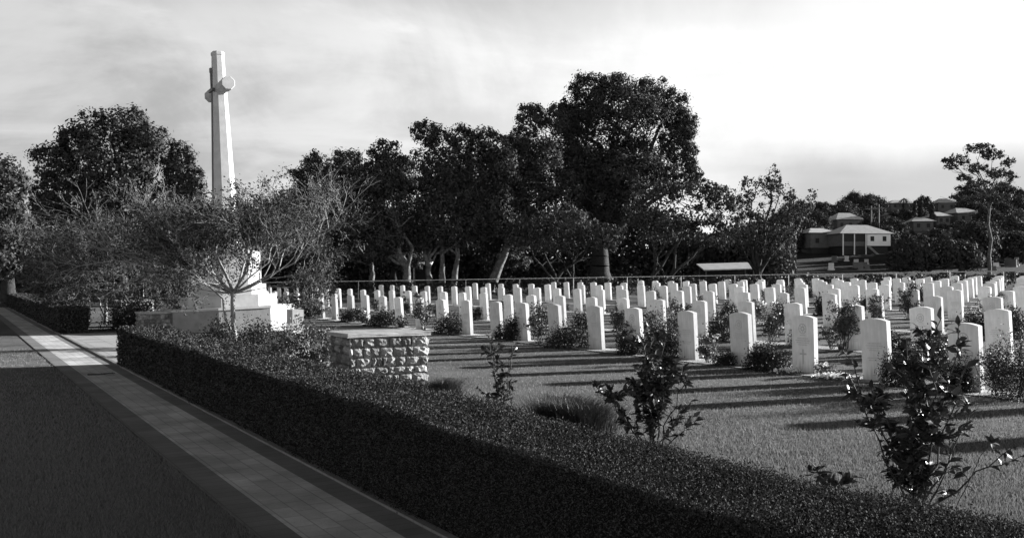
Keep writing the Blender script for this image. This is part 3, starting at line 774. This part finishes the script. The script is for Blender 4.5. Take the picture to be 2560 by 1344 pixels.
# ------------------------------------------------------------------ trees
def crown_pts(blobs, d, dens, depth=.8, cl=.5):
    out = []; nrm = []
    for (cx, cy, rx, ry) in blobs:
        c = P(cx, cy, d); a, b = rx/F*d, ry/F*d; c[1] += rng.uniform(-.5, .5)*a*depth
        n = int(dens*2.6*PI*a*b); nc = max(14, int(PI*a*b*2.6)+10)
        q = rand_dir(nc)*np.cbrt(rng.uniform(.10, .95, nc))[:, None]; off = unit(rng.normal(size=(n, 3)))
        s = cl*np.clip(min(a, b)*.33, .18, .85)
        p = q[rng.integers(0, nc, n)]*np.array([a, a*depth, b]) + off*np.minimum(np.abs(rng.normal(0, s*1.9, (n, 1))), s*2.5)*rng.uniform(.35, 1.15, (n, 1))
        q = rand_dir(n//2)*np.cbrt(rng.uniform(0, .8, n//2))[:, None]       # leaves between the clumps
        out += [c+p, c+q*np.array([a, a*depth, b])]; nrm += [off+.35*unit(p), unit(q)]
    return np.concatenate(out), np.concatenate(nrm)
def tree(name, label, d, blobs, base, m='leaf', bark='bark', dens=150, leaf=.185, tr=.35, forks=None, group=None, cat='tree', stems=1, cl=.5, lean=0, depth=.8, dy=0):
    """blobs: crown masses (photo column, row, half width, half height) at distance d; base: photo column of the trunk's foot"""
    x = (base-1280)/F*d; loc = np.array([x, d, float(G(x, d))-.05]); root = thing(name, label, cat, loc, 0, group)
    p, pn = crown_pts(blobs, d, dens, depth, cl); k = p[:, 2] > loc[2]+.25; p, pn = p[k]-loc, pn[k]
    v, f = leaf_quads(p, leaf, leaf*.6, nrm=pn*1.5); print(name, len(p))
    sg = []
    cs = [P(b[0], b[1], d)-loc for b in blobs]
    low = min(c[2] for c in cs); fz = max(.8, min(low*.8, 4.0)) if forks is None else forks
    for k in range(stems):
        ox = (k-(stems-1)/2)*tr*2.6; s, q = limb((ox, 0, 0), (ox*1.8+lean, 0, fz), tr*1.15, tr*.6, 6, .04); sg += s
        mine = cs[k::stems] if stems > 1 else cs
        for c in mine:
            s, q2 = limb(q[-1] if random.random() < .6 else q[-2], c, tr*random.uniform(.34, .5), tr*.05, 6, .14, .03); sg += s
            for j in range(4):
                b = q2[random.randint(2, 5)]; s3, _ = limb(b, b+rng.normal(0, 1, 3)*np.array([.9, .9, .5])+np.array([0, 0, .5]), tr*.16, tr*.04, 4, .12); sg += s3
    vt, ft = tubes(sg, 7)
    mesh_obj('trunk', vt, ft, M[bark], root, smooth=True); mesh_obj('crown', v, f, M[m], root)
    return root
GB = 'dark trees beyond the graves'
tree('broadleaf_tree', 'dark tree cut off by the left edge of the picture', 42, [(10, 450, 60, 75), (20, 560, 70, 90), (0, 650, 70, 60), (60, 640, 50, 50)], 20, group=GB, dens=170)
tree('broadleaf_tree', 'large round-topped dark tree behind the two young trees at left', 48, [(300, 310, 75, 52), (215, 340, 58, 55), (380, 365, 70, 55), (150, 400, 62, 55), (300, 420, 110, 90), (440, 420, 48, 80), (130, 480, 65, 70), (220, 520, 110, 90), (400, 530, 90, 90), (95, 530, 40, 60), (480, 470, 40, 70), (300, 620, 150, 55)], 300, group=GB, dens=170, tr=.45)
tree('broadleaf_tree', 'dark bushy tree low behind the cross', 52, [(520, 560, 80, 70), (610, 560, 80, 70), (680, 600, 70, 60), (560, 630, 90, 45), (450, 640, 60, 40)], 580, group=GB, dens=160)
tree('paperbark_tree', 'lowest paperbark, nearest the cross on its right', 62, [(800, 420, 60, 42), (870, 410, 45, 42), (760, 450, 40, 40), (850, 480, 70, 70), (800, 540, 80, 80), (740, 600, 60, 50), (860, 600, 60, 50), (790, 645, 80, 30)], 930, bark='palebark', group=GB, tr=.22)
tree('paperbark_tree', 'narrow paperbark between the lowest one and the twin-topped one', 58, [(960, 380, 50, 38), (945, 440, 45, 60), (980, 500, 55, 90), (960, 600, 50, 50), (900, 560, 50, 60), (930, 640, 40, 22), (908, 470, 42, 70)], 1018, bark='palebark', group=GB, tr=.30)
tree('paperbark_tree', 'broad paperbark with a twin rounded top and several pale trunks', 60, [(1075, 335, 55, 36), (1150, 340, 42, 38), (1210, 352, 45, 42), (1100, 420, 80, 70), (1200, 430, 70, 70), (1080, 520, 70, 80), (1180, 540, 80, 80), (1240, 520, 50, 80), (1050, 600, 45, 35), (1160, 610, 60, 25), (1110, 580, 70, 40), (1130, 470, 90, 60), (1258, 410, 45, 60)], 1105, bark='palebark', group=GB, tr=.22, stems=3)
tree('broadleaf_tree', 'dark tree with a ragged top against the left flank of the tallest tree', 62, [(1330, 298, 48, 42), (1390, 300, 40, 42), (1350, 390, 65, 70), (1330, 480, 60, 80), (1400, 500, 60, 90), (1280, 540, 50, 60), (1300, 420, 50, 70), (1330, 590, 70, 30)], 1222, bark='palebark', group=GB, tr=.33, lean=1.2)
tree('broadleaf_tree', 'tallest tree, huge rounded crown lit along its right side', 66, [(1480, 225, 66, 46), (1545, 215, 58, 38), (1625, 228, 58, 42), (1680, 270, 45, 52), (1450, 290, 55, 60), (1560, 300, 110, 80), (1690, 350, 48, 70), (1722, 390, 24, 70), (1480, 390, 75, 80), (1600, 395, 90, 60), (1670, 440, 50, 40), (1500, 490, 70, 70), (1560, 520, 60, 40), (1440, 440, 60, 80), (1480, 590, 60, 30), (1425, 300, 40, 60), (1410, 390, 55, 70), (1705, 320, 42, 50), (1730, 440, 26, 50), (1560, 440, 110, 60)], 1500, group=GB, tr=.75, dens=160, forks=3.4)
for k, (bx, bl) in enumerate([(800, [(760, 520, 70, 60), (850, 500, 60, 60), (800, 600, 90, 60), (900, 590, 50, 70)]), (985, [(930, 480, 50, 60), (1000, 440, 50, 60), (960, 580, 70, 70), (1040, 560, 50, 70), (1000, 650, 80, 26)]), (1230, [(1150, 490, 60, 70), (1240, 440, 55, 75), (1290, 360, 40, 40), (1200, 580, 80, 70), (1290, 560, 60, 80), (1260, 650, 80, 26)])]):
    tree('broadleaf_tree', ['dark filling tree behind the lowest paperbark', 'dark filling tree behind the narrow paperbark', 'dark filling tree behind the twin-topped paperbark, left of the ragged one'][k], 73, bl, bx, group=GB, dens=150, leaf=.22)
tree('spreading_tree', 'spreading tree with a V-shaped fork left of the tallest tree trunk', 56, [(1330, 570, 60, 38), (1430, 560, 80, 46), (1510, 590, 60, 36), (1380, 618, 90, 22), (1290, 598, 40, 26)], 1410, group=GB, tr=.2, dens=110, forks=.8, stems=2)
tree('spreading_tree', 'flat-crowned spreading tree under the right side of the tallest tree', 55, [(1640, 490, 80, 36), (1740, 480, 80, 32), (1810, 500, 52, 36), (1600, 540, 60, 36), (1700, 545, 110, 34), (1820, 560, 55, 30), (1650, 590, 60, 20), (1790, 600, 60, 18)], 1648, group=GB, tr=.2, dens=105, forks=.9, stems=2)
tree('gum_tree', 'open-crowned tree with low spreading limbs, right of the flat-crowned one', 66, [(1930, 445, 26, 38), (1950, 478, 42, 32), (1880, 470, 40, 32), (1850, 515, 32, 34), (1900, 540, 50, 42), (1990, 515, 44, 32), (2030, 500, 18, 32), (1960, 570, 55, 34), (1870, 590, 55, 38), (1930, 620, 60, 22), (1830, 600, 45, 34)], 1895, m='leafpale', group=GB, tr=.32, dens=52, forks=.9, cl=.42)
tree('gum_tree', 'tall thin gum with a sparse layered crown at the far right', 105, [(2440, 372, 44, 14), (2400, 398, 32, 14), (2480, 386, 36, 14), (2365, 402, 18, 8), (2415, 445, 24, 10), (2528, 440, 18, 14), (2505, 492, 30, 10), (2400, 470, 20, 8), (2522, 405, 20, 12), (2375, 418, 22, 8), (2440, 418, 34, 13), (2495, 432, 34, 16), (2455, 458, 40, 11), (2505, 466, 26, 10), (2430, 496, 32, 9), (2382, 492, 12, 5), (2485, 500, 26, 9)], 2472, m='leafpale', bark='palebark', group=GB, tr=.2, dens=62, leaf=.26, cl=.6, forks=9.5)
tree('broadleaf_tree', 'low wide dark tree just beyond the fence at right, below the gum', 72, [(2300, 640, 66, 40), (2380, 630, 72, 42), (2260, 655, 40, 28), (2430, 650, 40, 32)], 2405, group=GB, dens=150, leaf=.26)
# far wood closing the view under the crowns
n = 116000; px = rng.uniform(-900, 1990, n); d = rng.uniform(84, 92, n); x = (px-1280)/F*d
top = 5.4+1.0*np.sin(x*.21)+.7*np.sin(x*.53+1)
p = np.stack([x, d, G(x, d)+np.maximum(.1, top*rng.uniform(0, 1, n)**.85)], 1); v, f = leaf_quads(p, .42, .26)
kind(mesh_obj('distant_wood', v, f, M['leaf']), 'stuff', 'dark mass of distant bushes seen under the tree crowns')
# trees on the hillside
HOUSES = [(2142, 632, 143), (2040, 630, 84), (2110, 577, 80), (2357, 530, 54), (2298, 580, 60), (2401, 560, 70), (2246, 527, 70), (2342, 566, 44)]
hill = []
for k in range(900):
    py = random.uniform(494, 668); cx = random.uniform(1930, 2590); d = d_for(cx, py); rm = random.uniform(2.4, 4.6); r = rm*F/d
    if py < 548-(cx-1960)*.062: continue
    top = py-r*1.9
    if any(abs(cx-hx) < hw*.5+r*.75 and py > hy-6 and top < hy+(2 if hw > 140 else -11) for hx, hy, hw in HOUSES): continue
    if any(math.hypot(cx-q[0], (py-q[4])*1.6) < r*.72 for q in hill): continue
    hill.append((cx, py-r*1.0, r, d, py))
    if len(hill) >= 95: break
for i, (cx, cy, r, d, py) in enumerate(hill):
    ordn = sorted(hill).index(hill[i])+1
    tree('hillside_tree', 'dark bushy hillside tree, %s from the left among those around the houses' % ordinal(ordn), d, [(cx-r*.4, cy+3, r*.6, r*.55), (cx+r*.45, cy, r*.6, r*.55), (cx, cy-r*.35, r*.55, r*.5), (cx, cy+r*.45, r*.95, r*.5)], cx, group='trees on the hillside', dens=34, leaf=.48, tr=.16, cl=.8)
# slim conifers and a palm
for i, (cx, ty) in enumerate([(2287, 500), (2303, 494), (2318, 490), (2330, 506)]):
    d = d_for(cx, ty+70); tree('slim_conifer', ['leftmost', 'second', 'tallest', 'shortest'][i]+' of the four slim dark conifers on the ridge', d, [(cx, ty+14, 5, 15), (cx, ty+36, 7, 18), (cx, ty+60, 8, 20)], cx, group='slim conifers on the ridge', dens=60, leaf=.5, tr=.12, cl=.6)
d = d_for(2258, 528); x = (2258-1280)/F*d; gz = float(G(x, d)); tp = P(2258, 498, d)
root = thing('palm_tree', 'lone palm with a small tuft on the ridge left of the conifers', 'palm', (x, d, gz))
v, f = tubes(limb((0, 0, -.2), (.3, 0, tp[2]-gz), .22, .16, 6, .02)[0], 6); mesh_obj('trunk', v, f, M['bark'], root)
sg = []; V = []; Fc = []; k = 0
for i in range(18):
    a = i*2.4; q0 = np.array([.3, 0, tp[2]-gz]); L = 2.6; up = random.uniform(.1, 1.1); pts = [q0+np.array([math.cos(a)*t*L, math.sin(a)*t*L, up*t*L-1.5*t*t*L]) for t in np.linspace(0, 1, 5)]
    sd = np.array([-math.sin(a), math.cos(a), 0])*.28
    for j, q in enumerate(pts): V += [q-sd*(1-j/5.5), q+sd*(1-j/5.5)]
    for j in range(4): Fc.append((k+2*j, k+2*j+1, k+2*j+3, k+2*j+2))
    k += 10
mesh_obj('fronds', np.array(V), np.array(Fc), M['leaf'], root)

# ------------------------------------------------------------------ hillside houses
def house(px, py, wpx, hw, hr, label, rz=0.0, stilts=0.0, veranda=False):
    """px, py: foot of the wall in the photograph, wpx: width across the eaves there; heights in metres"""
    d = d_for(px, py); x = (px-1280)/F*d; p = (x, d, float(G(x, d))); w = wpx/F*d-1.4; dep = 8.0
    root = thing('hillside_house', label, 'house', p, rz, 'houses on the hillside'); g = 0.0
    bm = bmesh.new(); box(bm, -w/2, w/2, -dep/2, dep/2, stilts, hw); bm_obj('wall', bm, M['hwall'], root)
    bm = bmesh.new(); box(bm, -w/2+.4, w/2-.4, -dep/2+.4, dep/2-.4, min(g, 0)-1.5, stilts-.01); bm_obj('undercroft', bm, M['hwall' if stilts < .5 else 'dark'], root)
    bm = bmesh.new(); e = .7; rl = w*.22
    b = [bm.verts.new(c) for c in ((-w/2-e, -dep/2-e, hw-.05), (w/2+e, -dep/2-e, hw-.05), (w/2+e, dep/2+e, hw-.05), (-w/2-e, dep/2+e, hw-.05))]
    t = [bm.verts.new((-rl, 0, hw+hr)), bm.verts.new((rl, 0, hw+hr))]
    for q in ((b[0], b[1], t[1], t[0]), (b[1], b[2], t[1]), (b[2], b[3], t[0], t[1]), (b[3], b[0], t[0]), (b[3], b[2], b[1], b[0])): bm.faces.new(q)
    rf = bm_obj('roof', bm, M['roof'], root)
    nwin = max(2, int(w/2.4)); s0 = stilts
    for k in range(nwin):
        xw = -w/2+w*(k+.5)/nwin
        if veranda and xw < -w*.05: continue
        bm = bmesh.new(); box(bm, xw-.5, xw+.5, -dep/2-.05, -dep/2-.003, s0+.9, min(hw-.35, s0+2.1)); wf = bm_obj('window', bm, M['hwhite' if veranda else 'hwall'], root)
        bm = bmesh.new(); box(bm, xw-.4, xw+.4, -dep/2-.07, -dep/2-.053, s0+1.0, min(hw-.45, s0+2.0)); bm_obj('pane', bm, M['dark'], wf)
    if veranda:
        bm = bmesh.new(); box(bm, w*.02, w/2, -dep/2-.055, -dep/2-.004, s0+.05, s0+.85); bm_obj('wall_panel', bm, M['hwhite'], root)
        bm = bmesh.new(); box(bm, w*.02, w/2, -dep/2-.045, -dep/2-.004, s0+.86, hw-.06); bm_obj('wall_panel', bm, M['hwhite'], root)
        bm = bmesh.new(); box(bm, -w/2+.1, -.1, -dep/2-.03, -dep/2-.003, s0+.9, hw-.2); bm_obj('veranda_opening', bm, M['dark'], root)
        for xp in (-w*.48, -w*.25, -.15):
            bm = bmesh.new(); box(bm, xp-.09, xp+.09, -dep/2-.32, -dep/2-.14, -1.5, hw-.06); bm_obj('veranda_post', bm, M['hwhite'], root)
        bm = bmesh.new()
        for k in range(10): box(bm, .1+k*.22, .32+k*.22, -dep/2-1.2, -dep/2-.35, s0-.18*(k+1), s0-.18*(k+1)+.07)
        bm_obj('outside_stair', bm, M['hwhite'], root)
    return root
house(2142, 632, 143, 3.9, 1.9, 'pale-roofed hillside house on stilts with white veranda posts and an outside stair', .12, 1.3, True)
house(2040, 630, 84, 4.0, 1.1, 'low hillside house immediately left of the stilted one', .1, .8)
house(2110, 577, 80, 2.9, 2.0, 'hillside house whose pale roof shows above the stilted one', .1)
house(2357, 530, 54, 2.7, 1.6, 'highest hillside house, on the ridge right of the conifers', -.1)
house(2298, 580, 60, 2.6, 1.2, 'hillside house with a long pale roof below the conifers', -.15)
house(2342, 566, 44, 2.6, 1.3, 'small hillside house between the long-roofed one and the one behind the gum', .05)
house(2401, 560, 70, 2.8, 1.6, 'hillside house with a pale roof behind the gum trunk', .1)
house(2246, 527, 70, 2.4, 1.3, 'ridge house between the power poles and the palm', 0)
# power poles
for px, py0, py1, lab in ((2178, 600, 514, 'shorter power pole, left of the pair above the stilted house'), (2197, 605, 511, 'taller power pole, right of the pair above the stilted house')):
    d = d_for(px, py0); a = P(px, py0, d); b = P(px, py1, d); h = b[2]-a[2]
    root = thing('power_pole', lab, 'power pole', a, 0, 'power poles on the hillside')
    v, f = tubes([[0, 0, -1, 0, 0, h, .24, .16]], 6); mesh_obj('pole', v, f, M['pole'], root)
    bm = bmesh.new(); box(bm, -1.4, 1.4, -.1, .1, h-.9, h-.7); bm_obj('crossarm', bm, M['pole'], root)
# low pale-roofed sheds under the trees
def shed(px, py, d, w, dep, h, label, slope=.25):
    p = P(px, py, d); p[2] = float(G(p[0], d)); root = thing('open_shed', label, 'shed', p, 0, 'small sheds under the trees')
    top = P(px, py, d)[2]-p[2]
    bm = bmesh.new(); vs = box(bm, -w/2, w/2, -dep/2, dep/2, top-.08, top)
    for q in vs:
        if q.co.x > 0: q.co.z += slope
        if q.co.y > 0: q.co.z += dep*.16
    bm_obj('roof', bm, M['roof'], root)
    for sx_ in (-1, 1):
        for sy_ in (-1, 1):
            bm = bmesh.new(); x = sx_*(w/2-.2); zt = top-.085+(slope*.8 if sx_ > 0 else 0)+(dep*.12 if sy_ > 0 else 0); box(bm, x-.04, x+.04, sy_*(dep/2-.2)-.04, sy_*(dep/2-.2)+.04, -.2, zt); bm_obj('post', bm, M['hwall'], root)
    bm = bmesh.new(); box(bm, -w/2+.3, w/2-.3, dep/2-.13, dep/2-.1, -.1, top-.1); bm_obj('back_panel', bm, M['dark'], root)
    return root
shed(1815, 674, 74, 4.0, 3, 2, 'wide shed with a bright sloping roof behind the fence, between two spreading trees', .12)
shed(1055, 660, 74, 1.6, 1.6, 2, 'small open shelter with pale posts among the paperbark trunks', 0)
# older graves beyond the fence on the slope
for k in range(22):
    px = random.choice([random.uniform(2075, 2235), random.uniform(2470, 2550)]); d = d_for(px, random.uniform(644, 676)); x = (px-1280)/F*d
    bm = bmesh.new(); w, h = random.uniform(.6, 1.1), random.uniform(.7, 1.5); box(bm, -w/2-.1, w/2+.1, -.3, .3, -.3, .2); box(bm, -w/2, w/2, -.08, .08, .2, h); bevel_all(bm, .03)
    o = bm_obj('old_grave', bm, M['hwall' if random.random() < .6 else 'roof']); o.location = (x, d, float(G(x, d))); o.rotation_euler = (0, 0, random.uniform(-.8, .3))
    tag(o, 'small distant grave monument on the slope beyond the fence at right', 'grave', 'older graves beyond the fence')
